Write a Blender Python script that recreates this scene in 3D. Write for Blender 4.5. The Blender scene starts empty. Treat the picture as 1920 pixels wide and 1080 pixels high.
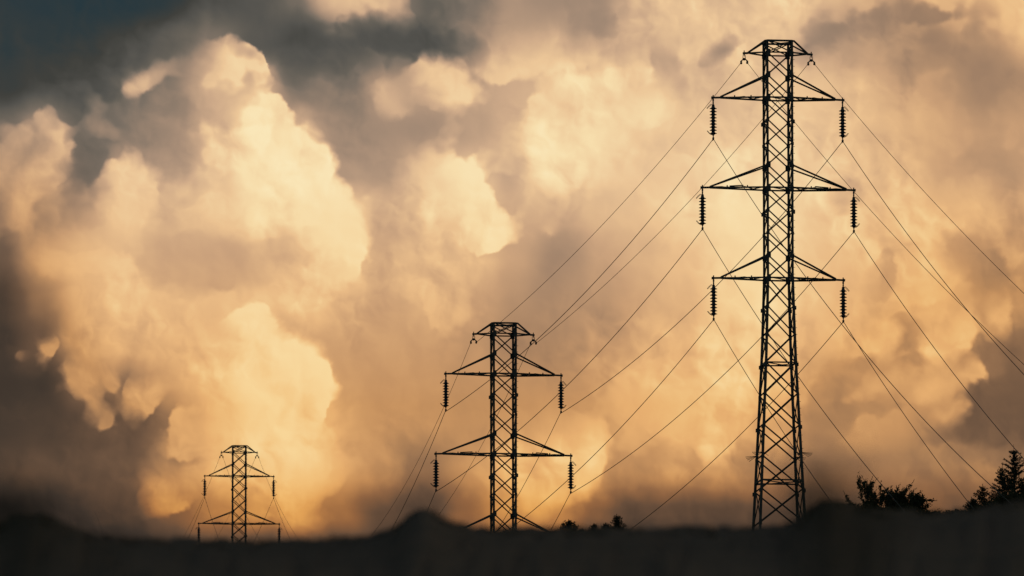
import bpy, bmesh, math, random
from mathutils import Vector, Matrix
rad = math.radians
sc = bpy.context.scene
col = sc.collection

# ------------------------------------------------------------------ camera
FPX, PITCH, EYE = 20800.0, rad(7.3), 1.6          # focal length in photo pixels (about 390 mm), upward tilt, eye height
cam = bpy.data.cameras.new('camera')
cam_ob = bpy.data.objects.new('camera', cam); col.objects.link(cam_ob)
cam_ob.location = (0, 0, EYE); cam_ob.rotation_euler = (rad(90) + PITCH, 0, 0)
cam.sensor_width = 36; cam.lens = FPX / 1920 * 36
cam.clip_start = 0.5; cam.clip_end = 30000
cam.dof.use_dof = True; cam.dof.focus_distance = 640; cam.dof.aperture_fstop = 4.5
sc.camera = cam_ob
sc.view_settings.view_transform = 'Standard'; sc.view_settings.look = 'None'
sc.view_settings.exposure = 0; sc.view_settings.gamma = 1
sc.cycles.use_denoising = True
sc.cycles.max_bounces = 4

# ------------------------------------------------------------------ world: dusk sky with lit cumulus
SUN_EL, SUN_AZ = rad(4), rad(38)                   # azimuth measured from +Y towards +X
def lin(c):
    return tuple(((v/255)/12.92 if v/255 <= .04045 else ((v/255+.055)/1.055)**2.4) for v in c)
world = bpy.data.worlds.new('World'); sc.world = world; world.use_nodes = True
try:
    world.cycles.sampling_method = 'MANUAL'; world.cycles.sample_map_resolution = 1024
except Exception:
    pass
nt = world.node_tree; nt.nodes.clear()
class NG:
    """tiny helper round a node tree"""
    def __init__(s, nt): s.nt = nt
    def put(s, sock, v):
        if hasattr(v, 'is_output'): s.nt.links.new(v, sock)
        else: sock.default_value = v
    def m(s, op, a, b=None, c=None, clamp=False):
        n = s.nt.nodes.new('ShaderNodeMath'); n.operation = op; n.use_clamp = clamp
        for i, v in enumerate((a, b, c)):
            if v is not None: s.put(n.inputs[i], v)
        return n.outputs[0]
    def v(s, op, a, b=None, c=None, scale=None):
        n = s.nt.nodes.new('ShaderNodeVectorMath'); n.operation = op
        for i, v in enumerate((a, b, c)):
            if v is not None: s.put(n.inputs[i], v)
        if scale is not None: s.put(n.inputs['Scale'], scale)
        return n.outputs['Value'] if op in ('DOT_PRODUCT', 'LENGTH', 'DISTANCE') else n.outputs[0]
    def rng(s, x, a, b, c=0., d=1., smooth=True):
        n = s.nt.nodes.new('ShaderNodeMapRange'); n.interpolation_type = 'SMOOTHSTEP' if smooth else 'LINEAR'
        s.put(n.inputs[0], x)
        for i, v in zip((1, 2, 3, 4), (a, b, c, d)): s.put(n.inputs[i], v)
        return n.outputs[0]
    def noise(s, vec, scale, detail=2., rough=.5, colour=False):
        n = s.nt.nodes.new('ShaderNodeTexNoise'); n.noise_dimensions = '2D'
        s.put(n.inputs['Vector'], vec); n.inputs['Scale'].default_value = scale
        n.inputs['Detail'].default_value = detail; n.inputs['Roughness'].default_value = rough
        return n.outputs['Color' if colour else 'Fac']
    def comb(s, x, y, z=0.):
        n = s.nt.nodes.new('ShaderNodeCombineXYZ')
        for i, v in enumerate((x, y, z)): s.put(n.inputs[i], v)
        return n.outputs[0]
    def ramp(s, x, stops, interp='LINEAR'):
        n = s.nt.nodes.new('ShaderNodeValToRGB'); r = n.color_ramp; r.interpolation = interp
        while len(r.elements) > 1: r.elements.remove(r.elements[-1])
        r.elements[0].position = stops[0][0]; r.elements[0].color = (*stops[0][1], 1)
        for p, c in stops[1:]:
            e = r.elements.new(p); e.color = (*c, 1)
        s.put(n.inputs[0], x); return n.outputs[0]
    def mix(s, f, a, b):
        n = s.nt.nodes.new('ShaderNodeMix'); n.data_type = 'RGBA'
        s.put(n.inputs[0], f); s.put(n.inputs[6], a); s.put(n.inputs[7], b); return n.outputs[2]
W = NG(nt)
tc = nt.nodes.new('ShaderNodeTexCoord')
direction = tc.outputs['Generated']
# bearing chart of the sky: U grows to the east, V downwards, one unit = 1/20800 rad round the bearing (0, cos 7.3, sin 7.3)
dx = W.v('DOT_PRODUCT', direction, (1, 0, 0))
df = W.v('DOT_PRODUCT', direction, (0, math.cos(PITCH), math.sin(PITCH)))
du = W.v('DOT_PRODUCT', direction, (0, -math.sin(PITCH), math.cos(PITCH)))
dfc = W.m('MAXIMUM', df, .05)
U = W.m('MULTIPLY_ADD', W.m('DIVIDE', dx, dfc), FPX, 960.)
V = W.m('MULTIPLY_ADD', W.m('DIVIDE', du, dfc), -FPX, 540.)
P0 = W.comb(U, V)
def warp(P, size, amp, detail, seed, rough=.5):
    q = W.v('ADD', P, (seed, seed*1.7, 0))
    n = W.noise(q, 1./size, detail, rough, True)
    n = W.v('SUBTRACT', n, (.5, .5, .5))
    return W.v('MULTIPLY_ADD', n, (amp*2, amp*2, 0), P)
PG = warp(P0, 150., 30., 3., 5311.)              # soft wandering for the broad cloud masses
PW = warp(P0, 95., 13., 2., 911.)
PW = warp(PW, 26., 6., 4., 4177., .62)            # crinkled edges for the lit heads

# broad cloud masses: brightness by bearing, one row every 80 units of elevation
ROWS = [
 (0,   [6,3,2,3,6,18,20,32,58,44,28,36,48,45,45,66,72,76,80,78,70,62,74,80,82]),
 (80,  [8,6,9,15,24,36,22,14,19,25,22,42,54,54,50,68,74,78,78,62,52,53,48,58,72]),
 (160, [10,12,17,26,38,62,72,33,38,50,54,54,60,64,76,80,66,70,78,78,74,63,56,48,53]),
 (240, [32,44,28,34,46,74,90,60,44,46,46,52,68,88,90,84,76,75,80,80,77,71,64,57,60]),
 (320, [55,60,36,55,58,80,94,92,50,50,60,72,56,84,75,77,83,89,86,84,81,72,69,59,63]),
 (400, [42,50,66,80,68,82,92,93,90,60,72,88,60,60,70,77,84,93,92,86,84,80,76,70,66]),
 (480, [34,70,78,72,64,66,68,76,90,61,74,78,58,48,58,68,78,90,93,84,82,84,78,62,66]),
 (560, [23,48,78,80,80,80,82,80,74,60,68,62,52,50,54,62,74,90,93,82,78,78,80,58,58]),
 (640, [19,34,66,70,76,82,88,68,62,62,62,54,50,50,56,66,80,90,92,76,72,75,70,52,44]),
 (720, [18,20,42,44,64,86,97,94,62,59,60,57,55,55,60,74,84,90,85,66,68,69,60,44,38]),
 (800, [21,23,28,33,46,84,95,95,66,60,57,57,62,64,64,70,82,84,70,60,62,62,52,42,36]),
 (880, [26,30,31,34,52,82,92,92,66,56,46,60,82,80,62,56,62,62,50,40,46,50,50,51,47]),
 (960, [10,13,22,26,42,54,68,72,52,32,26,48,72,62,42,30,30,30,28,24,32,40,40,38,35]),
 (1040,[8,8,10,12,18,20,26,28,20,12,10,18,26,22,16,12,12,12,12,10,12,14,14,14,12]),
]
sep = nt.nodes.new('ShaderNodeSeparateXYZ'); nt.links.new(PG, sep.inputs[0])
gu = W.m('DIVIDE', W.m('ADD', sep.outputs[0], 80.), 2080.)
gv = W.m('DIVIDE', sep.outputs[1], 80.)
B = None
for k, (y, vals) in enumerate(ROWS):
    stops = [((80 + 80*i)/2080., ((v + 6*math.exp(-((v-58)/13)**2))/100.,)*3) for i, v in enumerate(vals)]
    r = W.ramp(gu, stops, 'B_SPLINE' if False else 'EASE')
    if B is None: B = r
    else:
        t = W.rng(gv, float(k-1), float(k), smooth=True)
        B = W.mix(t, B, r)
nb = nt.nodes.new('ShaderNodeSeparateColor'); nt.links.new(B, nb.inputs[0]); B = nb.outputs[0]

# billows: rounded lumps that roughen the heads' edges
vor = nt.nodes.new('ShaderNodeTexVoronoi'); vor.voronoi_dimensions = '2D'; vor.feature = 'SMOOTH_F1'
vor.inputs['Scale'].default_value = 1/44.; vor.inputs['Smoothness'].default_value = .45
vor.inputs['Detail'].default_value = 1.6; vor.inputs['Roughness'].default_value = .5
nt.links.new(PW, vor.inputs['Vector'])
lump = W.m('SUBTRACT', vor.outputs['Distance'], .42)

ragged = W.rng(W.noise(W.v('ADD', P0, (71., 905., 0)), 1/75., 2., .5), .35, .68)      # 0 crisp, 1 frayed
# lit heads, painted far to near: (u, v, ru, rv, tilt, softness, brightness, light bearing, fade start, fade end, strength, lumpiness)
def head(B, u, v, ru, rv=None, tilt=0, soft=.12, b=.95, light=0, f0=-.6, f1=.6, k=1., lumps=16.):
    rv = rv or ru
    q = W.v('SUBTRACT', PW, (u, v, 0))
    c, s_ = math.cos(rad(tilt)), math.sin(rad(tilt))
    a1 = W.v('DOT_PRODUCT', q, (c/ru, s_/ru, 0)); a2 = W.v('DOT_PRODUCT', q, (-s_/rv, c/rv, 0))
    d = W.m('SQRT', W.m('MULTIPLY_ADD', a1, a1, W.m('MULTIPLY', a2, a2)))
    d = W.m('MULTIPLY_ADD', lump, lumps/min(ru, rv), d)
    hi = W.m('MULTIPLY_ADD', ragged, soft*2.6, 1+soft*.25); lo = W.m('MULTIPLY_ADD', ragged, -soft*1.6, 1-soft*.4)
    e = W.rng(d, hi, lo)
    r = min(ru, rv) if abs(ru-rv) < 1 else (ru+rv)/2
    g = W.v('DOT_PRODUCT', q, (math.cos(rad(light))/r, math.sin(rad(light))/r, 0))
    g = W.rng(g, f0, f1, 0., k)
    mk = W.m('MULTIPLY', e, g)
    return W.m('MULTIPLY_ADD', W.m('SUBTRACT', b, B), mk, B)
HEADS = [
 # big cumulus, its lit right-hand rim from the top down
 dict(u=398, v=138, ru=112, rv=74, tilt=12, soft=.13, b=.82, light=12, f0=-.6, f1=.5),
 dict(u=452, v=122, ru=66, rv=42, tilt=16, soft=.08, b=.86, light=20, f0=-1., f1=.1, lumps=10),
 dict(u=472, v=254, ru=88, rv=90, soft=.09, b=.93, light=-25, f0=-.9, f1=.5),
 dict(u=548, v=330, ru=88, rv=98, soft=.09, b=.95, light=-20, f0=-.8, f1=.4),
 dict(u=608, v=440, ru=86, rv=106, soft=.1, b=.94, light=0, f0=-.9, f1=.4),
 dict(u=575, v=520, ru=95, rv=70, soft=.3, b=.86, light=40, f0=-.9, f1=.3, k=.7),
 dict(u=470, v=640, ru=66, rv=72, soft=.09, b=.95, light=-35, f0=-.7, f1=.4),
 dict(u=535, v=735, ru=98, rv=100, soft=.08, b=.98, light=-25, f0=-1., f1=.3),
 dict(u=560, v=850, ru=82, rv=100, soft=.3, b=.94, light=0, f0=-1., f1=.3, k=.7),
 # its small outliers
 dict(u=262, v=156, ru=40, rv=17, tilt=-22, soft=1.0, b=.66, light=60, f0=-1.2, f1=.3, lumps=6),
 dict(u=192, v=248, ru=34, rv=17, tilt=28, soft=.5, b=.62, light=-60, f0=-1., f1=.4, lumps=8),
 dict(u=84, v=238, ru=26, rv=40, tilt=10, soft=.4, b=.62, light=-30, f0=-1., f1=.4, lumps=10),
 dict(u=88, v=300, ru=44, rv=78, tilt=22, soft=.2, b=.70, light=10, f0=-.8, f1=.5, lumps=12),
 dict(u=30, v=285, ru=40, rv=60, tilt=25, soft=.35, b=.63, light=-60, f0=-1., f1=.4, lumps=12),
 dict(u=62, v=282, ru=40, rv=11, tilt=-48, soft=.9, b=.48, light=0, f0=-3, f1=-2, k=.6, lumps=8),
 dict(u=28, v=375, ru=46, rv=50, tilt=25, soft=.35, b=.72, light=30, f0=-.9, f1=.5, lumps=12),
 dict(u=166, v=300, ru=34, rv=62, tilt=15, soft=.8, b=.32, light=0, f0=-3, f1=-2, k=.75, lumps=14),
 dict(u=300, v=225, ru=95, rv=58, tilt=-25, soft=.9, b=.4, light=0, f0=-3, f1=-2, k=.75, lumps=14),
 dict(u=262, v=154, ru=34, rv=14, tilt=-22, soft=1.0, b=.68, light=60, f0=-1.2, f1=.3, lumps=6),
 dict(u=318, v=300, ru=40, rv=48, soft=.9, b=.52, light=0, f0=-3, f1=-2, k=.6, lumps=14),
 dict(u=235, v=372, ru=70, rv=80, soft=.2, b=.82, light=-40, f0=-.9, f1=.5),
 dict(u=225, v=545, ru=58, rv=70, soft=.1, b=.83, light=-20, f0=-.8, f1=.6),
 dict(u=160, v=490, ru=120, rv=28, soft=.3, b=.82, light=60, f0=-1., f1=.3, k=.7),
 dict(u=88, v=648, ru=22, rv=32, tilt=10, soft=.3, b=.68, light=70, f0=-1., f1=.2, lumps=6),
 dict(u=38, v=667, ru=10, rv=8, soft=.8, b=.42, light=0, f0=-2, f1=-1, lumps=3),
 dict(u=155, v=700, ru=32, rv=62, tilt=-12, soft=.42, b=.74, light=80, f0=-1., f1=.3, lumps=10),
 dict(u=205, v=700, ru=26, rv=34, soft=.6, b=.64, light=80, f0=-1., f1=.3, lumps=8),
 dict(u=275, v=725, ru=42, rv=60, tilt=25, soft=.25, b=.74, light=80, f0=-1., f1=.3, lumps=12),
 dict(u=190, v=784, ru=21, rv=27, tilt=-20, soft=.5, b=.58, light=20, f0=-1.6, f1=.2, lumps=6),
 dict(u=355, v=815, ru=48, rv=60, soft=.3, b=.84, light=170, f0=-.9, f1=.3, k=.7),
 dict(u=325, v=920, ru=48, rv=52, tilt=-30, soft=.3, b=.72, light=120, f0=-.9, f1=.5, lumps=12),
 # the shaded bay inside the cumulus
 dict(u=370, v=495, ru=108, rv=56, tilt=8, soft=.4, b=.65, light=0, f0=-3, f1=-2, k=.85, lumps=10),
 dict(u=530, v=470, ru=50, rv=22, tilt=15, soft=.6, b=.66, light=0, f0=-3, f1=-2, k=.6, lumps=10),
 # middle of the sky
 dict(u=650, v=8, ru=108, rv=44, tilt=-4, soft=.5, b=.76, light=-60, f0=-.6, f1=.5, lumps=10),
 dict(u=755, v=78, ru=130, rv=34, tilt=14, soft=.6, b=.17, light=0, f0=-3, f1=-2, k=.85, lumps=14),
 dict(u=880, v=128, ru=30, rv=20, tilt=40, soft=.6, b=.28, light=0, f0=-3, f1=-2, k=.8, lumps=10),
 dict(u=590, v=105, ru=90, rv=38, tilt=-8, soft=.7, b=.2, light=0, f0=-3, f1=-2, k=.7, lumps=14),
 dict(u=810, v=160, ru=92, rv=50, tilt=6, soft=.2, b=.80, light=-40, f0=-.8, f1=.4, lumps=16),
 dict(u=745, v=180, ru=46, rv=42, soft=.2, b=.7, light=150, f0=-.8, f1=.5, k=.8, lumps=14),
 dict(u=845, v=165, ru=50, rv=34, soft=.14, b=.82, light=-30, f0=-.9, f1=.3, lumps=14),
 dict(u=962, v=80, ru=92, rv=76, tilt=-20, soft=.12, b=.83, light=75, f0=-.35, f1=.85, lumps=9),
 dict(u=1075, v=85, ru=90, rv=48, tilt=-12, soft=.16, b=.80, light=80, f0=-.35, f1=.85, lumps=12),
 dict(u=1090, v=195, ru=115, rv=70, tilt=-15, soft=.2, b=.88, light=-100, f0=-.7, f1=.4, k=.8),
 dict(u=1060, v=270, ru=80, rv=95, tilt=20, soft=.35, b=.92, light=110, f0=-.9, f1=.2, k=.8),
 dict(u=1200, v=180, ru=52, rv=72, soft=.25, b=.88, light=0, f0=-.9, f1=.5),
 dict(u=842, v=392, ru=58, rv=100, tilt=-8, soft=.5, b=.88, light=0, f0=-3, f1=-2, k=.8, lumps=16),
 dict(u=832, v=535, ru=50, rv=78, tilt=-6, soft=.45, b=.77, light=0, f0=-3, f1=-2, k=.85, lumps=14),
 dict(u=862, v=370, ru=72, rv=78, soft=.3, b=.94, light=-30, f0=-.8, f1=.5),
 dict(u=905, v=432, ru=62, rv=50, soft=.2, b=.93, light=10, f0=-.9, f1=.3),
 dict(u=840, v=570, ru=58, rv=44, tilt=-30, soft=.3, b=.76, light=100, f0=-.9, f1=.5, k=.85),
 dict(u=1030, v=418, ru=16, rv=24, tilt=-50, soft=.5, b=.72, light=60, f0=-1.2, f1=.5, lumps=6),
 # right-hand sky: small shaded clefts, then the lit lobes
 dict(u=1345, v=98, ru=58, rv=16, tilt=-40, soft=.7, b=.5, light=0, f0=-3, f1=-2, k=.8, lumps=8),
 dict(u=1352, v=94, ru=14, rv=10, soft=.7, b=.42, light=0, f0=-3, f1=-2, k=.7, lumps=6),
 dict(u=1110, v=40, ru=62, rv=26, tilt=10, soft=.7, b=.45, light=0, f0=-3, f1=-2, k=.7, lumps=18),
 dict(u=1625, v=46, ru=85, rv=24, tilt=-8, soft=.7, b=.5, light=0, f0=-3, f1=-2, k=.85, lumps=14),
 dict(u=1590, v=368, ru=42, rv=30, tilt=-40, soft=.7, b=.66, light=0, f0=-3, f1=-2, k=.7, lumps=12),
 dict(u=1545, v=74, ru=78, rv=20, tilt=-27, soft=.6, b=.44, light=0, f0=-3, f1=-2, k=.9, lumps=14),
 dict(u=1245, v=118, ru=38, rv=28, soft=.8, b=.56, light=0, f0=-3, f1=-2, k=.85, lumps=12),
 dict(u=1706, v=108, ru=18, rv=24, soft=.9, b=.5, light=0, f0=-3, f1=-2, k=.7, lumps=8),
 dict(u=1845, v=122, ru=78, rv=42, tilt=18, soft=.8, b=.49, light=0, f0=-3, f1=-2, k=.85, lumps=14),
 dict(u=1735, v=26, ru=86, rv=24, tilt=8, soft=.8, b=.46, light=0, f0=-3, f1=-2, k=.85, lumps=12),
 dict(u=1905, v=60, ru=48, rv=60, soft=.3, b=.82, light=-30, f0=-.9, f1=.5),
 dict(u=1660, v=330, ru=70, rv=60, tilt=40, soft=.3, b=.82, light=20, f0=-.9, f1=.5, k=.7),
 dict(u=1860, v=310, ru=60, rv=48, soft=.8, b=.56, light=0, f0=-3, f1=-2, k=.8, lumps=12),
 dict(u=1800, v=395, ru=60, rv=70, soft=.3, b=.8, light=20, f0=-.9, f1=.5, k=.8),
 dict(u=1720, v=480, ru=84, rv=100, soft=.2, b=.86, light=20, f0=-.9, f1=.5),
 dict(u=1655, v=525, ru=22, rv=75, tilt=10, soft=.6, b=0.66, light=0, f0=-3, f1=-2, k=0.8, lumps=14),
 dict(u=1845, v=492, ru=70, rv=40, tilt=35, soft=.6, b=0.54, light=0, f0=-3, f1=-2, k=0.85, lumps=14),
 dict(u=1692, v=632, ru=30, rv=42, tilt=0, soft=.6, b=0.56, light=0, f0=-3, f1=-2, k=0.9, lumps=14),
 dict(u=1725, v=672, ru=48, rv=18, tilt=-10, soft=.6, b=0.56, light=0, f0=-3, f1=-2, k=0.85, lumps=14),
 dict(u=1885, v=665, ru=62, rv=44, tilt=0, soft=.9, b=0.46, light=0, f0=-3, f1=-2, k=0.9, lumps=14),
 dict(u=1865, v=775, ru=95, rv=66, tilt=-20, soft=.6, b=0.36, light=0, f0=-3, f1=-2, k=0.9, lumps=14),
 dict(u=1590, v=705, ru=60, rv=34, tilt=-25, soft=.6, b=0.58, light=0, f0=-3, f1=-2, k=0.8, lumps=14),
 dict(u=1550, v=790, ru=60, rv=40, tilt=-30, soft=.6, b=0.5, light=0, f0=-3, f1=-2, k=0.7, lumps=14),
 dict(u=1640, v=760, ru=70, rv=22, tilt=-12, soft=.6, b=0.56, light=0, f0=-3, f1=-2, k=0.7, lumps=14),
 dict(u=1643, v=622, ru=40, rv=42, soft=.42, b=0.86, light=70, f0=-.9, f1=.4, lumps=12),
 dict(u=1560, v=600, ru=40, rv=50, soft=.42, b=0.82, light=60, f0=-.9, f1=.4, lumps=12),
 dict(u=1790, v=608, ru=46, rv=56, soft=.42, b=0.88, light=50, f0=-.9, f1=.4, lumps=12),
 dict(u=1755, v=648, ru=28, rv=30, soft=.42, b=0.86, light=80, f0=-.9, f1=.4, lumps=12),
 dict(u=1862, v=585, ru=36, rv=38, soft=.42, b=0.76, light=40, f0=-.9, f1=.4, lumps=12),
 dict(u=1815, v=690, ru=42, rv=32, soft=.42, b=0.78, light=40, f0=-.9, f1=.4, lumps=12),
 dict(u=1735, v=722, ru=62, rv=38, soft=.42, b=0.8, light=40, f0=-.9, f1=.4, lumps=12),
 dict(u=1772, v=765, ru=44, rv=28, soft=.42, b=0.72, light=60, f0=-.9, f1=.4, lumps=12),
 dict(u=1660, v=700, ru=40, rv=30, soft=.42, b=0.76, light=60, f0=-.9, f1=.4, lumps=12),
 # low on the right of the middle pylon
 dict(u=1050, v=850, ru=98, rv=84, tilt=-30, soft=.14, b=.88, light=60, f0=-1., f1=.3, lumps=10),
 dict(u=1045, v=905, ru=70, rv=40, tilt=-30, soft=.3, b=.92, light=60, f0=-1., f1=.3, k=.8, lumps=10),
 dict(u=1338, v=812, ru=46, rv=52, soft=.16, b=.9, light=60, f0=-.9, f1=.4, lumps=6),
 dict(u=1250, v=740, ru=110, rv=90, soft=.35, b=.86, light=150, f0=-.9, f1=.4, k=.7),
]
for h in HEADS: B = head(B, **h)
# modelling of the cloud body: the side of each billow that faces the sun is brighter
def billow(P, size):                              # rounded lumps with creases between them
    n = W.noise(P, 1./size, 2.2, .42)
    return W.m('ABSOLUTE', W.m('SUBTRACT', n, .5))
def shade(size, step):
    Q = W.v('ADD', PE, (-.82*step, .57*step, 0))
    return W.m('SUBTRACT', billow(Q, size), billow(PE, size))
PE = warp(PW, 60., 12., 2., 77.)
e1 = W.m('SUBTRACT', W.noise(PE, 1/105., 2.5, .45), W.noise(W.v('ADD', PE, (-20., 13., 0)), 1/105., 2.5, .45))
emb = W.m('MULTIPLY_ADD', e1, .34, W.m('MULTIPLY_ADD', shade(70., 12.), .21, W.m('MULTIPLY', shade(30., 6.), .09)))
patch = W.rng(W.noise(W.v('ADD', P0, (333., 90., 0)), 1/230., 2., .5), .36, .64, .35, 1.25)
emb = W.m('MULTIPLY', emb, patch)
wgt = W.rng(B, .45, .85, .38, 1.)
wgt = W.m('MULTIPLY', wgt, W.rng(B, 1.02, .85, .55, 1.))
B = W.m('MULTIPLY_ADD', emb, wgt, B, clamp=True)
TOP = [(0,(36,55,63)),(.06,(50,59,61)),(.12,(64,64,60)),(.2,(85,83,78)),(.28,(103,97,88)),(.36,(124,112,100)),(.5,(168,141,119)),(.65,(206,170,137)),(.8,(236,198,152)),(.92,(247,221,172)),(1,(250,230,184))]
LOW = [(0,(24,24,24)),(.1,(42,37,34)),(.2,(68,57,48)),(.35,(108,83,64)),(.5,(150,112,80)),(.65,(197,145,95)),(.8,(230,174,112)),(.92,(242,192,120)),(1,(247,206,136))]
BOT = [(0,(24,23,22)),(.1,(40,35,32)),(.2,(64,53,45)),(.35,(103,77,58)),(.5,(145,98,62)),(.65,(188,128,72)),(.8,(224,160,86)),(.92,(240,182,104)),(1,(246,196,118))]
ctop, clow, cbot = (W.ramp(B, [(p, lin(c)) for p, c in t]) for t in (TOP, LOW, BOT))
warm = W.m('ADD', W.rng(V, 330., 760., smooth=False), W.m('ADD', W.rng(U, 1420., 1780., 0., .5), W.m('MULTIPLY', W.rng(U, 260., 40., 0., .5), W.rng(V, 180., 380.))), clamp=True)
warm = W.m('MULTIPLY', warm, W.rng(B, .97, .8, .72, 1.))
cloud = W.mix(W.rng(V, 850., 965.), W.mix(warm, ctop, clow), cbot)
sky = nt.nodes.new('ShaderNodeTexSky'); sky.sky_type = 'NISHITA'; sky.sun_disc = False
sky.sun_elevation = SUN_EL; sky.sun_rotation = SUN_AZ
bg1 = nt.nodes.new('ShaderNodeBackground'); nt.links.new(sky.outputs[0], bg1.inputs[0]); bg1.inputs[1].default_value = .08
bg2 = nt.nodes.new('ShaderNodeBackground'); nt.links.new(cloud, bg2.inputs[0]); bg2.inputs[1].default_value = 1.
cover = W.rng(df, math.cos(rad(14)), math.cos(rad(7)))
mx = nt.nodes.new('ShaderNodeMixShader'); nt.links.new(cover, mx.inputs[0])
nt.links.new(bg1.outputs[0], mx.inputs[1]); nt.links.new(bg2.outputs[0], mx.inputs[2])
wo = nt.nodes.new('ShaderNodeOutputWorld'); nt.links.new(mx.outputs[0], wo.inputs[0])

# ------------------------------------------------------------------ sun (low, behind the clouds)
sl = bpy.data.lights.new('sun', 'SUN'); sl.energy = .25; sl.angle = rad(10); sl.color = (1, .78, .55)
so = bpy.data.objects.new('sun', sl); col.objects.link(so)
sd = Vector((math.sin(SUN_AZ)*math.cos(SUN_EL), math.cos(SUN_AZ)*math.cos(SUN_EL), math.sin(SUN_EL)))
so.rotation_euler = sd.to_track_quat('Z', 'Y').to_euler()

# ------------------------------------------------------------------ materials
def mat(name, c0, c1, scale, rough=.8, metal=0., detail=4):
    m = bpy.data.materials.new(name); m.use_nodes = True
    n = m.node_tree; g = NG(n); b = n.nodes['Principled BSDF']
    t = n.nodes.new('ShaderNodeTexCoord')
    f = n.nodes.new('ShaderNodeTexNoise'); f.inputs['Scale'].default_value = scale; f.inputs['Detail'].default_value = detail
    n.links.new(t.outputs['Object'], f.inputs['Vector'])
    n.links.new(g.ramp(f.outputs['Fac'], [(.32, c0), (.68, c1)]), b.inputs['Base Color'])
    b.inputs['Roughness'].default_value = rough; b.inputs['Metallic'].default_value = metal
    b.inputs['Specular IOR Level'].default_value = .25
    return m
M_steel = mat('weathered_steel', (.055,.062,.066), (.10,.105,.105), 3., .75)
M_glaze = mat('insulator_glaze', (.035,.055,.075), (.05,.075,.095), 6., .45)
M_wire  = mat('wire_aluminium', (.06,.055,.05), (.09,.085,.08), 1., .8)
M_earth = mat('hill_earth', (.026,.022,.014), (.064,.042,.026), .5, .95)
M_grass = mat('dry_grass', (.035,.034,.02), (.07,.055,.035), 1.5, .9)
M_leaf  = mat('dark_leaves', (.035,.045,.025), (.07,.075,.04), 2., .8)
M_needle= mat('fir_needles', (.025,.04,.028), (.05,.065,.045), 2., .8)
M_bark  = mat('bark', (.04,.032,.026), (.08,.065,.05), 8., .9)

# ------------------------------------------------------------------ mesh helpers
def link(name, bm, m, parent=None, smooth=False):
    me = bpy.data.meshes.new(name); bm.normal_update(); bm.to_mesh(me); bm.free()
    me.materials.append(m)
    if smooth: me.polygons.foreach_set('use_smooth', [True]*len(me.polygons))
    o = bpy.data.objects.new(name, me); col.objects.link(o)
    if parent is not None: o.parent = parent
    return o
def empty(name, loc, rz, label, cat, group=None):
    o = bpy.data.objects.new(name, None); col.objects.link(o); o.empty_display_size = .3
    o.location = loc; o.rotation_euler = (0, 0, rz); return tag(o, label, cat, group)
def tag(o, label, cat, group=None, kind=None):
    o['label'] = label; o['category'] = cat
    if group: o['group'] = group
    if kind: o['kind'] = kind
    return o
def copy_tree(o, parent=None):
    c = o.copy(); col.objects.link(c)
    if parent is not None: c.parent = parent
    for ch in list(o.children): copy_tree(ch, c)
    return c
def basis(p0, p1, ref=None):
    z = (p1-p0).normalized(); r = ref or Vector((0, 0, 1))
    if abs(z.dot(r)) > .98: r = Vector((0, 1, 0))
    x = z.cross(r).normalized(); return x, z.cross(x).normalized(), z
def bar(bm, p0, p1, w, h=None, ref=None, t=None):
    """rolled-steel member: an L-angle when t is given, else a flat or square bar"""
    p0, p1 = Vector(p0), Vector(p1); h = h or w
    x, y, z = basis(p0, p1, ref)
    if t: prof = [(-w/2,-w/2),(w/2,-w/2),(w/2,-w/2+t),(-w/2+t,-w/2+t),(-w/2+t,w/2),(-w/2,w/2)]
    else: prof = [(-w/2,-h/2),(w/2,-h/2),(w/2,h/2),(-w/2,h/2)]
    a = [bm.verts.new(p0+x*u+y*v) for u, v in prof]; b = [bm.verts.new(p1+x*u+y*v) for u, v in prof]
    n = len(prof)
    for i in range(n): bm.faces.new((a[i], a[(i+1)%n], b[(i+1)%n], b[i]))
    bm.faces.new(list(reversed(a))); bm.faces.new(b)
def tube(bm, pts, r, n=6, r1=None):
    pts = [Vector(p) for p in pts]; rings = []
    for i, p in enumerate(pts):
        d = (pts[min(i+1, len(pts)-1)]-pts[max(i-1, 0)])
        x, y, z = basis(Vector((0,0,0)), d if d.length > 1e-6 else Vector((0,0,1)))
        rr = r if r1 is None else r+(r1-r)*i/(len(pts)-1)
        rings.append([bm.verts.new(p+(x*math.cos(2*math.pi*k/n)+y*math.sin(2*math.pi*k/n))*rr) for k in range(n)])
    for a, b in zip(rings, rings[1:]):
        for k in range(n): bm.faces.new((a[k], a[(k+1)%n], b[(k+1)%n], b[k]))
    bm.faces.new(list(reversed(rings[0]))); bm.faces.new(rings[-1])
def lathe(bm, prof, n=14, o=(0,0,0)):
    o = Vector(o)
    rings = [[bm.verts.new(o+Vector((r*math.cos(2*math.pi*k/n), r*math.sin(2*math.pi*k/n), z))) for k in range(n)] for r, z in prof]
    for a, b in zip(rings, rings[1:]):
        for k in range(n): bm.faces.new((a[k], a[(k+1)%n], b[(k+1)%n], b[k]))
    bm.faces.new(list(reversed(rings[0]))); bm.faces.new(rings[-1])
def box(bm, c, sx, sy, sz):
    m = Matrix.Translation(Vector(c)) @ Matrix.Diagonal((sx, sy, sz, 1)); bmesh.ops.create_cube(bm, size=1, matrix=m)

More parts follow.
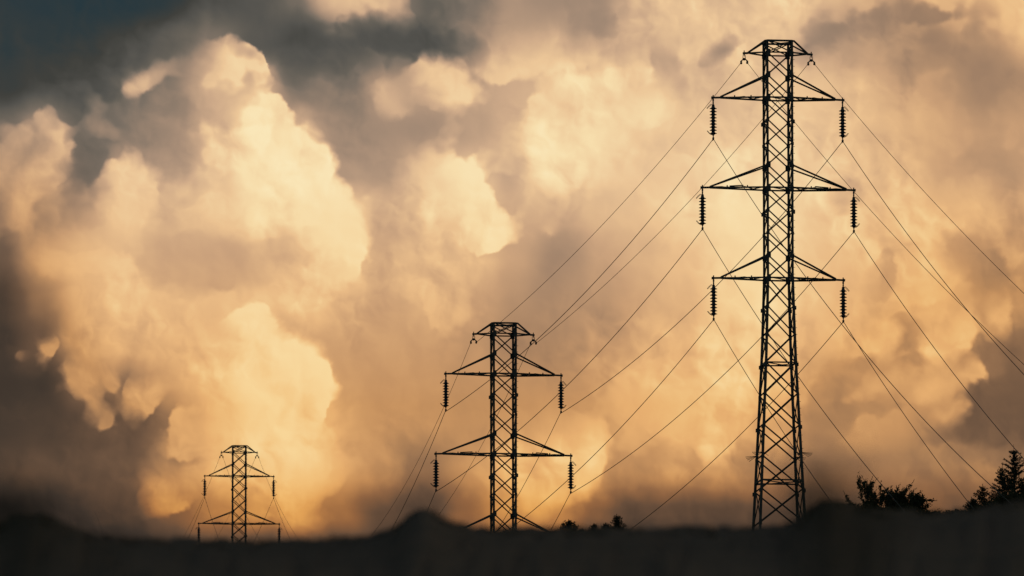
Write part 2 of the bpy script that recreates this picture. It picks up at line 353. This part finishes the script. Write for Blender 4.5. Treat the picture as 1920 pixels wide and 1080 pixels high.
# ------------------------------------------------------------------ where things stand
def ray(u, v, d):
    """the point d metres out along bearing (u, v) of the photograph"""
    f = Vector((0, math.cos(PITCH), math.sin(PITCH))); up = Vector((0, -math.sin(PITCH), math.cos(PITCH)))
    return Vector((0, 0, EYE)) + d*(f + Vector((1,0,0))*((u-960)/FPX) + up*((540-v)/FPX))
def lerp_table(t, x):
    if x <= t[0][0]: return t[0][1]
    for (a, p), (b, q) in zip(t, t[1:]):
        if x <= b: return p+(q-p)*(x-a)/(b-a)
    return t[-1][1]
RIM = [(-400,1012),(-80,1004),(-20,988),(22,971),(55,964),(88,969),(124,987),(160,1003),(220,1012),(300,1015),(550,1015),(650,1011),(700,1005),(730,997),(758,976),(780,960),(797,955),(815,959),(845,976),(875,988),(900,991),(1000,993),(1120,990),(1250,993),(1400,990),(1470,988),(1500,974),(1520,952),(1545,938),(1575,942),(1610,952),(1700,960),(1780,964),(1850,955),(1920,941),(2400,955)]
BROW = [(0,1032),(820,1032),(1000,1004),(1300,1004),(1480,1002),(1540,985),(1600,972),(1766,972),(1850,970),(1920,965),(2100,965),(2400,1100)]
NEAR = [(0,0),(2,.08),(5,.5),(10,1.25),(20,3.05),(40,5.6)]
def ground_z(x, y):
    r = math.hypot(x, y); az = math.atan2(x, y)
    if r < 40: z = lerp_table(NEAR, r)
    else:
        u = 960+FPX*math.tan(max(-1.2, min(1.2, az))); rim = lerp_table(RIM, u); brow = lerp_table(BROW, u)
        v = lerp_table([(40,1098),(60,1088),(78,rim+22),(84,rim+6),(90,rim),(97,rim+5),(110,rim+35),(150,1085),(300,1250),(430,1900),(494,1990),(530,1500),(575,1060),(592,brow+6),(600,brow),(617,brow),(628,brow+6),
                        (645,1060),(698,1429),(800,1520),(1000,1430),(1179,1323.5),(1300,1330),(2000,1600),(4000,2200),(9000,2700)], r)
        z = EYE + r*math.tan(PITCH-math.atan((v-540)/FPX))
    return z*(.5+.5*math.cos(az))**1.5

# ------------------------------------------------------------------ ground: one sheet to the horizon
bm = bmesh.new()
azs = sorted(set([round(-180+10*i, 3) for i in range(37)] + [round(-8+.5*i, 3) for i in range(33)] + [round(-3.4+.05*i, 3) for i in range(137)]))[1:]
rs = [1,2,3.5,5,8,12,20,30,40,50,60,70,78,81,84,87,90,93,97,103,110,130,150,200,300,360,430,494,530,550,575,585,592,600,608,617,628,645,670,698,740,800,900,1000,1100,1179,1300,1600,2000,3000,4000,6000,9000]
rng = random.Random(3)
c0 = bm.verts.new((0, 0, 0)); prev = None
for r in rs:
    ring = []
    for a in azs:
        x, y = r*math.sin(rad(a)), r*math.cos(rad(a))
        n = .006*r*.06*rng.uniform(-1, 1) if abs(a) < 8 and 50 < r < 110 else 0
        ring.append(bm.verts.new((x, y, ground_z(x, y)+n)))
    n = len(ring)
    if prev is None:
        for k in range(n): bm.faces.new((c0, ring[(k+1)%n], ring[k]))
    else:
        for k in range(n): bm.faces.new((prev[k], prev[(k+1)%n], ring[(k+1)%n], ring[k]))
    prev = ring
g = link('ground', bm, M_earth, smooth=True); g['kind'] = 'structure'; g['label'] = 'dark grassy hillside under the pylons, out of focus along its near brow'

# ------------------------------------------------------------------ pylons
S = .03024
def zl(y): return (1000-y)*S
Z_TOP, Z_E, Z_A, Z_B, Z_C = 27.85, zl(101), zl(185.5), zl(354.5), zl(523.5)
H_E, H_A, H_B, H_C = 1.91, 3.68, 4.30, 3.68
def half(z):
    if z >= Z_C: return .70
    z2 = zl(660)
    if z >= z2: return .70+(.815-.70)*(Z_C-z)/(Z_C-z2)
    return .815+(1.27-.815)*(z2-z)/(z2-zl(985))
NODES = [Z_TOP, Z_E, zl(143), Z_A, zl(227), zl(270), zl(312), Z_B, zl(396), zl(438), zl(481), Z_C, zl(576), zl(629), zl(682), zl(740), zl(799), zl(857), zl(918), zl(982)]
STRONG = {zl(143), Z_A, zl(312), Z_B, zl(481), Z_C, Z_E}
def corner(sx, sy, z): h = half(z); return Vector((sx*h, sy*h, z))
def make_pylon(name, loc, rz, label):
    root = empty(name, loc, rz, label, 'pylon', 'power line pylons')
    for sx in (-1, 1):
        for sy in (-1, 1):
            b = bmesh.new()
            zs = [-.6]+sorted(NODES)
            for a, c in zip(zs, zs[1:]):
                w = .14 if c < Z_C+.1 else .12
                bar(b, corner(sx, sy, a), corner(sx, sy, c), w, ref=Vector((sx, 0, 0)), t=None)
            for i, z in enumerate(NODES):                                  # bolted gusset plates at the joints
                if z in (Z_TOP,): continue
                big = z in STRONG
                w, h = (.21, .36) if big else (.14, .24)
                p = corner(sx, sy, z)
                box(b, p+Vector((-sx*(w/2-.05), sy*.078, 0)), w, .024, h)
                box(b, p+Vector((sx*.074, -sy*(w/2-.06), -.06)), .024, w*.8, h*.7)
                if not big and i % 2 == 0: box(b, p+Vector((sx*.05, sy*.05, -.12)), .17, .17, .20)
            if (sx, sy) == (1, -1):                                        # climbing pegs
                z = 3.6
                while z < 27: 
                    p = corner(sx, sy, z); bar(b, p, p+Vector((.15, 0, 0)), .02); z += .38
            link('leg', b, M_steel, root)
    for ax, sg in (('y', -1), ('y', 1), ('x', -1), ('x', 1)):
        b = bmesh.new()
        for z1, z0 in zip(NODES[1:], NODES[2:]):
            w = .085 if z0 < zl(700) else .075
            if ax == 'y': P = lambda s, z, o: corner(s, sg, z)+Vector((0, sg*o, 0)); rf = Vector((0, 1, 0))
            else: P = lambda s, z, o: corner(sg, s, z)+Vector((sg*o, 0, 0)); rf = Vector((1, 0, 0))
            w = w if ax == 'y' else .05
            bar(b, P(-1, z1, .0), P(1, z0, .0), w, ref=rf, t=.018)
            bar(b, P(1, z1, -.05), P(-1, z0, -.05), w, ref=rf, t=.018)
        z1, z0 = NODES[0], NODES[1]
        bar(b, P(-1, z1, 0), P(1, z0, 0), .06, ref=rf); bar(b, P(1, z1, -.03), P(-1, z0, -.03), .06, ref=rf)
        link('lattice_face', b, M_steel, root)
    b = bmesh.new()                                                        # square frame at the very top
    for s in (-1, 1):
        bar(b, corner(-1, s, Z_TOP), corner(1, s, Z_TOP), .10); bar(b, corner(s, -1, Z_TOP), corner(s, 1, Z_TOP), .10)
    bar(b, corner(-1, -1, Z_TOP-.02), corner(1, 1, Z_TOP-.02), .05); bar(b, corner(-1, 1, Z_TOP-.07), corner(1, -1, Z_TOP-.07), .05)
    link('top_frame', b, M_steel, root)
    for zf in (zl(682), zl(902)):
        b = bmesh.new()
        for s in (-1, 1):
            bar(b, corner(-1, s, zf), corner(1, s, zf), .075); bar(b, corner(s, -1, zf), corner(s, 1, zf), .075)
        bar(b, corner(-1, -1, zf-.02), corner(1, 1, zf-.02), .05); bar(b, corner(-1, 1, zf-.07), corner(1, -1, zf-.07), .05)
        link('horizontal_frame', b, M_steel, root)
    for sx in (-1, 1):                                                     # peak arms for the earth wires
        b = bmesh.new(); tip = Vector((sx*(H_E-.22), 0, Z_E+.02)); end = Vector((sx*(H_E+.08), 0, Z_E+.0))
        for sy in (-1, 1):
            bar(b, corner(sx, sy, Z_E), tip, .08); bar(b, corner(-sx, sy, Z_E), corner(sx, sy, Z_E), .075)
        bar(b, tip, end, .11); bar(b, Vector((sx*H_E, 0, Z_E-.12)), Vector((sx*H_E, 0, Z_E+.16)), .05)
        arm = link('peak_arm', b, M_steel, root)
        for sy in (-1, 1):
            b = bmesh.new(); p = corner(sx, sy, Z_TOP); bar(b, p, p+Vector((sx*.12, 0, -.02)), .09); bar(b, p+Vector((sx*.10, 0, -.0)), tip+Vector((0, sy*.03, .03)), .08)
            link('strut', b, M_steel, arm)
    for z, L in ((Z_A, H_A), (Z_B, H_B), (Z_C, H_C)):
        for sx in (-1, 1):
            b = bmesh.new(); join = Vector((sx*(L-.42), 0, z+.02)); end = Vector((sx*(L+.07), 0, z))
            rt = [corner(sx, sy, z) for sy in (-1, 1)]
            for p in rt: bar(b, p, Vector((join.x, math.copysign(.05, p.y), z)), .095, t=.022)
            for p in rt:
                if sx > 0: bar(b, corner(-1, 1 if p.y > 0 else -1, z), p, .085)
            n = 5 if L > 4 else 4                                          # flat bracing between the two chords
            for i in range(n):
                a0, a1 = i/n, (i+1)/n
                q = lambda s, a: rt[s].lerp(Vector((join.x, (-.05, .05)[s], z)), a)+Vector((0, 0, .05))
                bar(b, q(i % 2, a0), q(1-i % 2, a1), .05)
            if L > 4: bar(b, q(0, .42)+Vector((0,0,.06)), q(0, .66)+Vector((0,0,.03)), .13, .05)
            if sx > 0: bar(b, corner(-1, -1, z+.03), corner(1, 1, z+.03), .05)
            bar(b, join-Vector((sx*.1, 0, 0)), end, .12, .10)
            bar(b, Vector((sx*L, 0, z-.16)), Vector((sx*L, 0, z+.15)), .06); box(b, end, .07, .16, .13)
            for i in (.35, .7): bar(b, rt[0].lerp(join, i)+Vector((0,0,.03)), rt[0].lerp(join, i)+Vector((0,0,.12)), .06)
            arm = link('crossarm', b, M_steel, root)
            zh = z+(zl(143)-Z_A)
            for sy in (-1, 1):
                b = bmesh.new(); bar(b, corner(sx, sy, zh), join+Vector((0, sy*.05, .04)), .085, t=.03); link('hanger', b, M_steel, arm)
    zb = zl(853)
    for sx in (-1, 1):                                                     # barbed outriggers that keep climbers off
        for sy in (-1, 1):
            b = bmesh.new(); p = corner(sx, sy, zb)
            for k, L in enumerate((.62, .58, .5, .4)):
                d = Vector((sx*L, sy*(.12+.05*k), -.06-.075*k)); bar(b, p+Vector((0, 0, .08)), p+Vector((0, 0, .08))+d, .022)
                for m in (.55, .75, .92): bar(b, p+Vector((0, 0, .08))+d*m, p+Vector((0, 0, .08))+d*m+Vector((sx*.05, 0, .035-.05*(k % 2))), .012)
            for k in range(3): bar(b, p+Vector((0, 0, .12)), p+Vector((-sx*(.2+.07*k), -sy*.1, -.02-.06*k)), .018)
            link('climbing_guard', b, M_steel, root)
    return root
class Place:
    def __init__(s, u, v, z, d, psi):
        s.psi = rad(psi); s.o = ray(u, v, d)-Vector((0, 0, z))
    def pt(s, x, y, z):
        c, n = math.cos(s.psi), math.sin(s.psi); return s.o+Vector((c*x-n*y, n*x+c*y, z))
T1 = Place(1458.5, 185.5, Z_A, 624, 7.5)
T2 = Place(944, 702.5, Z_A, 703, 7.5)
T3 = Place(448.5, 893, Z_A, 1186, 4.5)
T0 = Place(2399.8, 1083.6, Z_A, 496.6, -14.8)      # next support towards the camera, outside the picture: only the wires' far ends
T4 = Place(150, 985, Z_A, 1586, 4.5)               # next support beyond, hidden by the hill
p1 = make_pylon('power_pylon', T1.o, T1.psi, 'tallest lattice steel pylon with six long insulator strings, largest of the three')
p2 = copy_tree(p1); p2.location = T2.o; p2.rotation_euler.z = T2.psi
p2['label'] = 'middle-sized lattice pylon with two crossarms and its third sinking behind the hill brow'
p3 = copy_tree(p1); p3.location = T3.o; p3.rotation_euler.z = T3.psi
p3['label'] = 'smallest, farthest lattice pylon showing only its upper half over the hill'

# ------------------------------------------------------------------ insulator strings
DROP, DROP_E = 2.38, .52
def make_insulator(sg):
    root = empty('insulator_string', (0, 0, 0), 0, '', 'insulator', 'insulator strings')
    b = bmesh.new(); tube(b, [(0,0,-.04),(0,0,-.52)], .035); box(b, (0,0,-.14), .09, .06, .12); box(b, (0,0,-.30), .07, .09, .10); lathe(b, [(.06,-.38),(.085,-.42),(.06,-.5)], 10)
    link('top_fitting', b, M_steel, root)
    b = bmesh.new(); lathe(b, [(.06,-.44),(.09,-.48),(.09,-2.02),(.05,-2.08)], 10); link('core', b, M_glaze, root, True)
    for i in range(9):
        z = -.60-i*.177; b = bmesh.new()
        lathe(b, [(.088, z+.08), (.105, z+.045), (.14, z+.016), (.205, z-.006), (.205, z-.026), (.14, z-.034), (.105, z-.055), (.088, z-.08)], 18)
        link('shed', b, M_glaze, root, True)
    b = bmesh.new(); tube(b, [(0,0,-2.04),(0,0,-2.36)], .03); box(b, (0,0,-2.13), .10, .06, .06); box(b, (0,0,-2.31), .09, .2, .10); tube(b, [(0,-.2,-2.40),(0,-.08,-2.36),(0,.08,-2.36),(0,.2,-2.40)], .03)
    link('wire_clamp', b, M_steel, root)
    b = bmesh.new(); tube(b, [(0,0,-.40),(sg*.14,0,-.37),(sg*.26,.03,-.48),(sg*.36,.06,-.60),(sg*.33,.09,-.62),(sg*.22,.06,-.50),(sg*.1,.03,-.40)], .014, 5); link('arcing_horn', b, M_steel, root)
    b = bmesh.new(); tube(b, [(0,0,-2.10),(sg*.12,0,-2.11),(sg*.24,.03,-2.02),(sg*.35,.06,-1.88),(sg*.31,.09,-1.87),(sg*.2,.06,-2.0),(sg*.08,.03,-2.09)], .014, 5); link('arcing_horn', b, M_steel, root)
    return root
def make_earth_clamp():
    root = empty('earth_wire_clamp', (0, 0, 0), 0, '', 'wire clamp', 'earth wire clamps under the peak arms')
    b = bmesh.new(); tube(b, [(0,0,-.05),(.07,0,-.12),(.08,0,-.24),(.05,0,-.30),(0,0,-.31),(-.05,0,-.30),(-.08,0,-.24),(-.07,0,-.12),(0,0,-.05)], .018, 6); tube(b, [(0,0,.0),(0,0,-.2)], .02)
    link('shackle', b, M_steel, root)
    b = bmesh.new(); lathe(b, [(.05,-.26),(.10,-.29),(.10,-.37),(.05,-.40)], 10)
    for s in (-1, 1): tube(b, [(s*.05,s*-.03,-.34),(s*.12,s*-.05,-.39),(s*.16,s*-.06,-.47)], .035)
    link('yoke', b, M_steel, root)
    for s in (-1, 1):
        b = bmesh.new(); bmesh.ops.create_icosphere(b, subdivisions=2, radius=.06, matrix=Matrix.Translation((s*.165,s*-.06,-.46))); bmesh.ops.create_icosphere(b, subdivisions=2, radius=.07, matrix=Matrix.Translation((s*.16,s*-.08,-.55)))
        tube(b, [(s*.165,s*-.06,-.46),(s*.16,s*-.08,-.55)], .045)
        link('damper', b, M_steel, root)
    return root
ins = {-1: make_insulator(-1), 1: make_insulator(1)}; clamp = make_earth_clamp(); used = set()
SIDE = {-1: 'left', 1: 'right'}; PY = {1: 'tallest pylon', 2: 'middle-sized pylon', 3: 'smallest pylon'}
LEV = {'e': (H_E, Z_E, DROP_E), 'a': (H_A, Z_A, DROP), 'b': (H_B, Z_B, DROP), 'c': (H_C, Z_C, DROP)}
ARM = {'a': 'upper', 'b': 'middle', 'c': 'lower'}
for n, t in ((1, T1), (2, T2), (3, T3)):
    for lv in ('a', 'b', 'c') if n == 1 else ('a', 'b'):
        for sg in (-1, 1):
            o = ins[sg] if sg not in used else copy_tree(ins[sg]); used.add(sg)
            L, z, _ = LEV[lv]; o.location = t.pt(sg*L, 0, z); o.rotation_euler.z = t.psi
            o['label'] = f'ribbed insulator string under the {SIDE[sg]} tip of the {ARM[lv]} crossarm of the {PY[n]}'
    for sg in (-1, 1):
        o = clamp if 'clamp' not in used else copy_tree(clamp); used.add('clamp')
        o.location = t.pt(sg*H_E, 0, Z_E); o.rotation_euler.z = t.psi
        o['label'] = f'small forked wire clamp under the {SIDE[sg]} peak tip of the {PY[n]}'

# ------------------------------------------------------------------ wires
def wire(name, A, B_, sag, r, label, cat, group):
    b = bmesh.new(); n = 48
    pts = [A.lerp(B_, i/n)-Vector((0, 0, 4*sag*(i/n)*(1-i/n))) for i in range(n+1)]
    tube(b, pts, r, 6)
    o = link(name, b, M_wire, None, True); return tag(o, label, cat, group)
def att(t, lv, sg, side=0):
    L, z, dp = LEV[lv]; return t.pt(sg*L+(side*.17 if lv == 'e' else side*.03), 0, z-dp)
def run(ta, tb, levels, sag, sag_e, phrase, group):
    sa = -1 if tb.o.x < ta.o.x else 1
    for lv in levels:
        for sg in (-1, 1):
            if lv == 'e': wire('earth_wire', att(ta, lv, sg, sa), att(tb, lv, sg, -sa), sag_e, .014, f'thin earth wire from the {SIDE[sg]} peak of {phrase}', 'earth wire', group)
            else: wire('conductor_wire', att(ta, lv, sg, sa), att(tb, lv, sg, -sa), sag, .0195, f'conductor wire from the {ARM[lv]} {SIDE[sg]} insulator of {phrase}', 'conductor', group)
run(T1, T2, 'eabc', 1.38, .95, 'the tallest pylon down to the middle-sized one', 'wires between the tallest and the middle-sized pylon')
run(T1, T0, 'eabc', 3.4, 1.8, 'the tallest pylon out of the picture', 'wires leaving the picture on the right')
run(T2, T3, 'eab', 14., 13.8, 'the middle-sized pylon down behind the hill', 'wires between the middle-sized and the smallest pylon')
run(T3, T4, 'ea', 13., 12.5, 'the smallest pylon to beyond the hill', 'wires beyond the smallest pylon')

# ------------------------------------------------------------------ trees
def leaf(b, p, d, n, L, w):
    d = d.normalized(); s = d.cross(n); s = s.normalized() if s.length > 1e-4 else Vector((1, 0, 0))
    v = [b.verts.new(q) for q in (p, p+d*L*.5+s*w, p+d*L, p+d*L*.5-s*w)]; b.faces.new(v)
def rdir(r): 
    while True:
        v = Vector((r.uniform(-1,1), r.uniform(-1,1), r.uniform(-1,1)))
        if .1 < v.length < 1: return v.normalized()
def broadleaf(name, u, d, top, width, seed, label, group, dens=1.):
    r = random.Random(seed); x = (u-960)/FPX*d
    y = math.sqrt(max(d*d-x*x, 1)); gz = ground_z(x, y); zt = ray(u, top, d).z; h = zt-gz; wd = width/FPX*d
    root = empty(name, (x, y, gz-.05), 0, label, 'bush' if h < 2.2 else 'tree', group)
    bt, bl = bmesh.new(), bmesh.new()
    def twig(p, dr, L, rad_, lvl):
        pts = [p]; q = p.copy(); dd = dr.copy()
        for i in range(4):
            dd = (dd+rdir(r)*.28+Vector((0,0,.10))).normalized(); q = q+dd*L/4; pts.append(q.copy())
        tube(bt, pts, rad_, 5, rad_*.5)
        if lvl == 0:
            for q in pts[1:]:
                for k in range(int(16*dens)):
                    leaf(bl, q+rdir(r)*r.uniform(0, .10), rdir(r)+Vector((0,0,.1)), rdir(r), r.uniform(.08,.15), r.uniform(.022,.04))
            for k in range(int(5*dens)): leaf(bl, pts[-1]+dd*.06*k, (dd+rdir(r)*.7), rdir(r), .11, .025)
            return
        if lvl == 1:
            for q in pts[1:]:
                for k in range(int(8*dens)): leaf(bl, q+rdir(r)*r.uniform(0, .16), rdir(r), rdir(r), r.uniform(.08,.15), r.uniform(.022,.04))
        for k in range(6 if lvl > 1 else 4):
            f = r.uniform(.15, 1); i = min(3, int(f*4)); q = pts[i].lerp(pts[i+1], f*4-i)
            nd = (dd+rdir(r)*1.0); nd.x *= 1.0; twig(q, nd.normalized(), L*r.uniform(.5,.75), rad_*.5, lvl-1)
    stems = max(3, int(wd/h*4))
    for s in range(stems):
        f = (s+.5)/stems*2-1
        dr = Vector((f*wd/h*.55, r.uniform(-.3,.3), 1)).normalized()
        twig(Vector((f*wd*.12, r.uniform(-.1,.1), 0)), dr, h*r.uniform(.42,.60), .035*h/2, 2)
    zmax = max(v.co.z for v in bl.verts); k = h/zmax
    xs = sorted(v.co.x for v in bl.verts); span = xs[int(len(xs)*.98)]-xs[int(len(xs)*.02)]; kx = wd/span; cx = (xs[int(len(xs)*.98)]+xs[int(len(xs)*.02)])/2
    for bb in (bt, bl):
        for v in bb.verts: v.co.z *= k; v.co.x = (v.co.x-cx)*kx
    link('trunk', bt, M_bark, root); link('crown', bl, M_leaf, root); return root
def conifer(name, u, d, top, width, seed, label, group, whorls=16):
    r = random.Random(seed); x = (u-960)/FPX*d; y = math.sqrt(d*d-x*x); gz = ground_z(x, y); h = ray(u, top, d).z-gz; wd = width/FPX*d/2
    root = empty(name, (x, y, gz-.05), r.uniform(0, 6), label, 'tree', group)
    bt, bl = bmesh.new(), bmesh.new(); lean = Vector((r.uniform(-.02,.02), r.uniform(-.02,.02), 1))
    tube(bt, [lean*h*i/5 for i in range(6)], .03*h/2+.01, 6, .008)
    for i in range(whorls):
        f = .06+.92*i/whorls; L0 = wd*(1-f)**.75*1.05+.03
        for k in range(7):
            a = r.uniform(0, 6.28); L = L0*r.uniform(.6, 1.25); o = lean*h*(f+r.uniform(-.02,.02))
            dr = Vector((math.cos(a), math.sin(a), r.uniform(.15,.6))); pts = [o, o+dr*L*.5-Vector((0,0,.05*L)), o+dr*L+Vector((0,0,.08*L))]
            tube(bt, pts, .012, 4, .005)
            m = max(3, int(L/.045))
            for j in range(m):
                q = o.lerp(pts[2], (j+1)/m) if j > m/2 else o.lerp(pts[1]*1., (j+1)/m*1.6 if (j+1)/m*1.6 < 1 else 1)
                for s in range(6):
                    leaf(bl, q, dr*.7+rdir(r)*.8, rdir(r), r.uniform(.07,.13), .016)
    tube(bt, [lean*h*.95, lean*h*1.06], .012, 4, .004)
    for j in range(16): leaf(bl, lean*h*(.88+.01*j), Vector((r.uniform(-.5,.5), r.uniform(-.5,.5), 1)), rdir(r), .1, .012)
    link('trunk', bt, M_bark, root); link('crown', bl, M_needle, root); return root
GT = 'bushes and trees on the right-hand brow'; GS = 'small trees on the brow between the pylons'
broadleaf('leafy_tree', 1652, 606, 870, 108, 18, 'broad ragged bush, largest leafy crown on the right brow, under a wire', GT, 1.2)
broadleaf('leafy_tree', 1706, 608, 902, 66, 12, 'thin see-through bush joining the right flank of the largest leafy crown', GT, .9)
broadleaf('leafy_tree', 1600, 604, 930, 28, 13, 'low bush at the left foot of the largest leafy crown', GT)
broadleaf('leafy_tree', 1628, 603, 930, 64, 16, 'low leafy bush in front of the left half of the largest leafy crown', GT, 1.1)
broadleaf('leafy_tree', 1682, 603, 932, 60, 17, 'low leafy bush in front of the notch between the two larger bushes', GT, 1.1)
broadleaf('leafy_tree', 1745, 604, 940, 42, 14, 'low dark bush between the see-through bush and the open gap in the brow', GT, 1.2)
broadleaf('leafy_tree', 1797, 604, 940, 40, 15, 'small round bush just right of the open gap in the brow', GT, 1.2)
broadleaf('leafy_tree', 1822, 605, 941, 46, 18, 'low scrub filling the space left of the tiny fir sapling', GT, 1.2)
broadleaf('leafy_tree', 1848, 603, 930, 50, 19, 'low scrub under the short pointed fir', GT, 1.2)
conifer('fir_tree', 1847, 606, 898, 46, 21, 'short pointed fir left of the tall firs on the right brow', GT, 13)
conifer('fir_tree', 1826, 604, 922, 40, 22, 'tiny fir sapling at the left end of the fir row', GT, 9)
conifer('fir_tree', 1882, 608, 862, 56, 23, 'slim mid-height fir at the left flank of the tallest fir', GT, 16)
conifer('fir_tree', 1908, 606, 826, 88, 24, 'tallest fir at the right edge, with a pointed top', GT, 22)
broadleaf('leafy_tree', 1878, 605, 918, 72, 25, 'bushy growth filling the foot of the slim mid-height fir', GT, 1.2)
broadleaf('leafy_tree', 1912, 603, 900, 70, 26, 'dense leafy bush at the foot of the tallest fir', GT, 1.3)
broadleaf('leafy_tree', 1932, 607, 868, 34, 27, 'leafy crown cut by the right picture edge', GT, 1.2)
conifer('small_tree', 1067, 600, 963, 38, 31, 'small round-headed bushy tree, nearest the middle pylon', GS, 10)
conifer('small_tree', 1093, 600, 980, 20, 32, 'tiny bush close to the right of the round-headed small tree', GS, 6)
conifer('small_tree', 1114, 600, 970, 18, 33, 'narrow upright sapling alone between two wider small trees', GS, 7)
conifer('small_tree', 1137, 600, 969, 24, 34, 'leaning sapling just left of the tallest small tree', GS, 8)
conifer('small_tree', 1158, 601, 953, 34, 35, 'tallest small tree on the middle brow, with a forked pointed top', GS, 11)

# ------------------------------------------------------------------ near grass: hummocks and blades
def blade(b, p, h, w, lean):
    s = Vector((w/2, 0, 0)); m = p+Vector((lean.x*.4, lean.y*.4, h*.55)); t = p+Vector((lean.x, lean.y, h))
    v = [b.verts.new(q) for q in (p-s, p+s, m+s*.7, t, m-s*.7)]; b.faces.new(v)
def wisp(u, d, top, width, n, seed, label):
    r = random.Random(seed); x = (u-960)/FPX*d; y = math.sqrt(d*d-x*x); gz = ground_z(x, y); h = ray(u, top, d).z-gz; w = width/FPX*d/2
    root = empty('tall_grass', (x, y, gz-.02), 0, label, 'grass clump', 'tall grass close to the camera')
    b = bmesh.new()
    for i in range(n):
        q = r.gauss(0, .5); hh = h-abs(r.gauss(0, .045))-.05*q*q; p = Vector((w*q*.9, r.uniform(-.05, .05), 0)); t = Vector((w*q, r.uniform(-.1, .1), hh))
        tube(b, [p, p.lerp(t, .6)+Vector((-w*q*.08, 0, .02)), t], .0014, 4, .0009)
        d = Vector((r.uniform(-.3, .3), 0, 1)).normalized(); leaf(b, t-d*.015, d, Vector((0, 1, .2)), r.uniform(.05, .09), r.uniform(.005, .009))
        for k in range(3): leaf(b, p.lerp(t, r.uniform(.86, .97)), Vector((r.uniform(-1, 1), r.uniform(-.4, .4), .9)), rdir(r), r.uniform(.03, .06), .003)
    link('stalks', b, M_grass, root)
wisp(62, 16, 905, 230, 15, 5, 'wispy tall grass blurred dark in the low left corner')
wisp(1566, 16, 872, 190, 15, 6, 'wispy tall grass blurred dark beside the foot of the tallest pylon')
b = bmesh.new(); r = random.Random(77)
for c in range(420):                               # scattered tufts along the brow
    d0 = r.uniform(80, 95); u0 = r.uniform(-250, 2170); big = r.random()**3
    for i in range(int(6+16*big)):
        d = d0+r.uniform(-.1, .1); u = u0+r.gauss(0, 5+14*big); x = (u-960)/FPX*d; y = math.sqrt(d*d-x*x); hh = r.uniform(.015, .03+.05*big)
        blade(b, Vector((x, y, ground_z(x, y)-.004)), hh, .006, Vector((r.uniform(-.5,.5)*hh, r.uniform(-.5,.5)*hh, 0)))
o = link('grass', b, M_grass); o['kind'] = 'stuff'; o['label'] = 'short dark grass along the near brow of the hill'; o['category'] = 'grass'
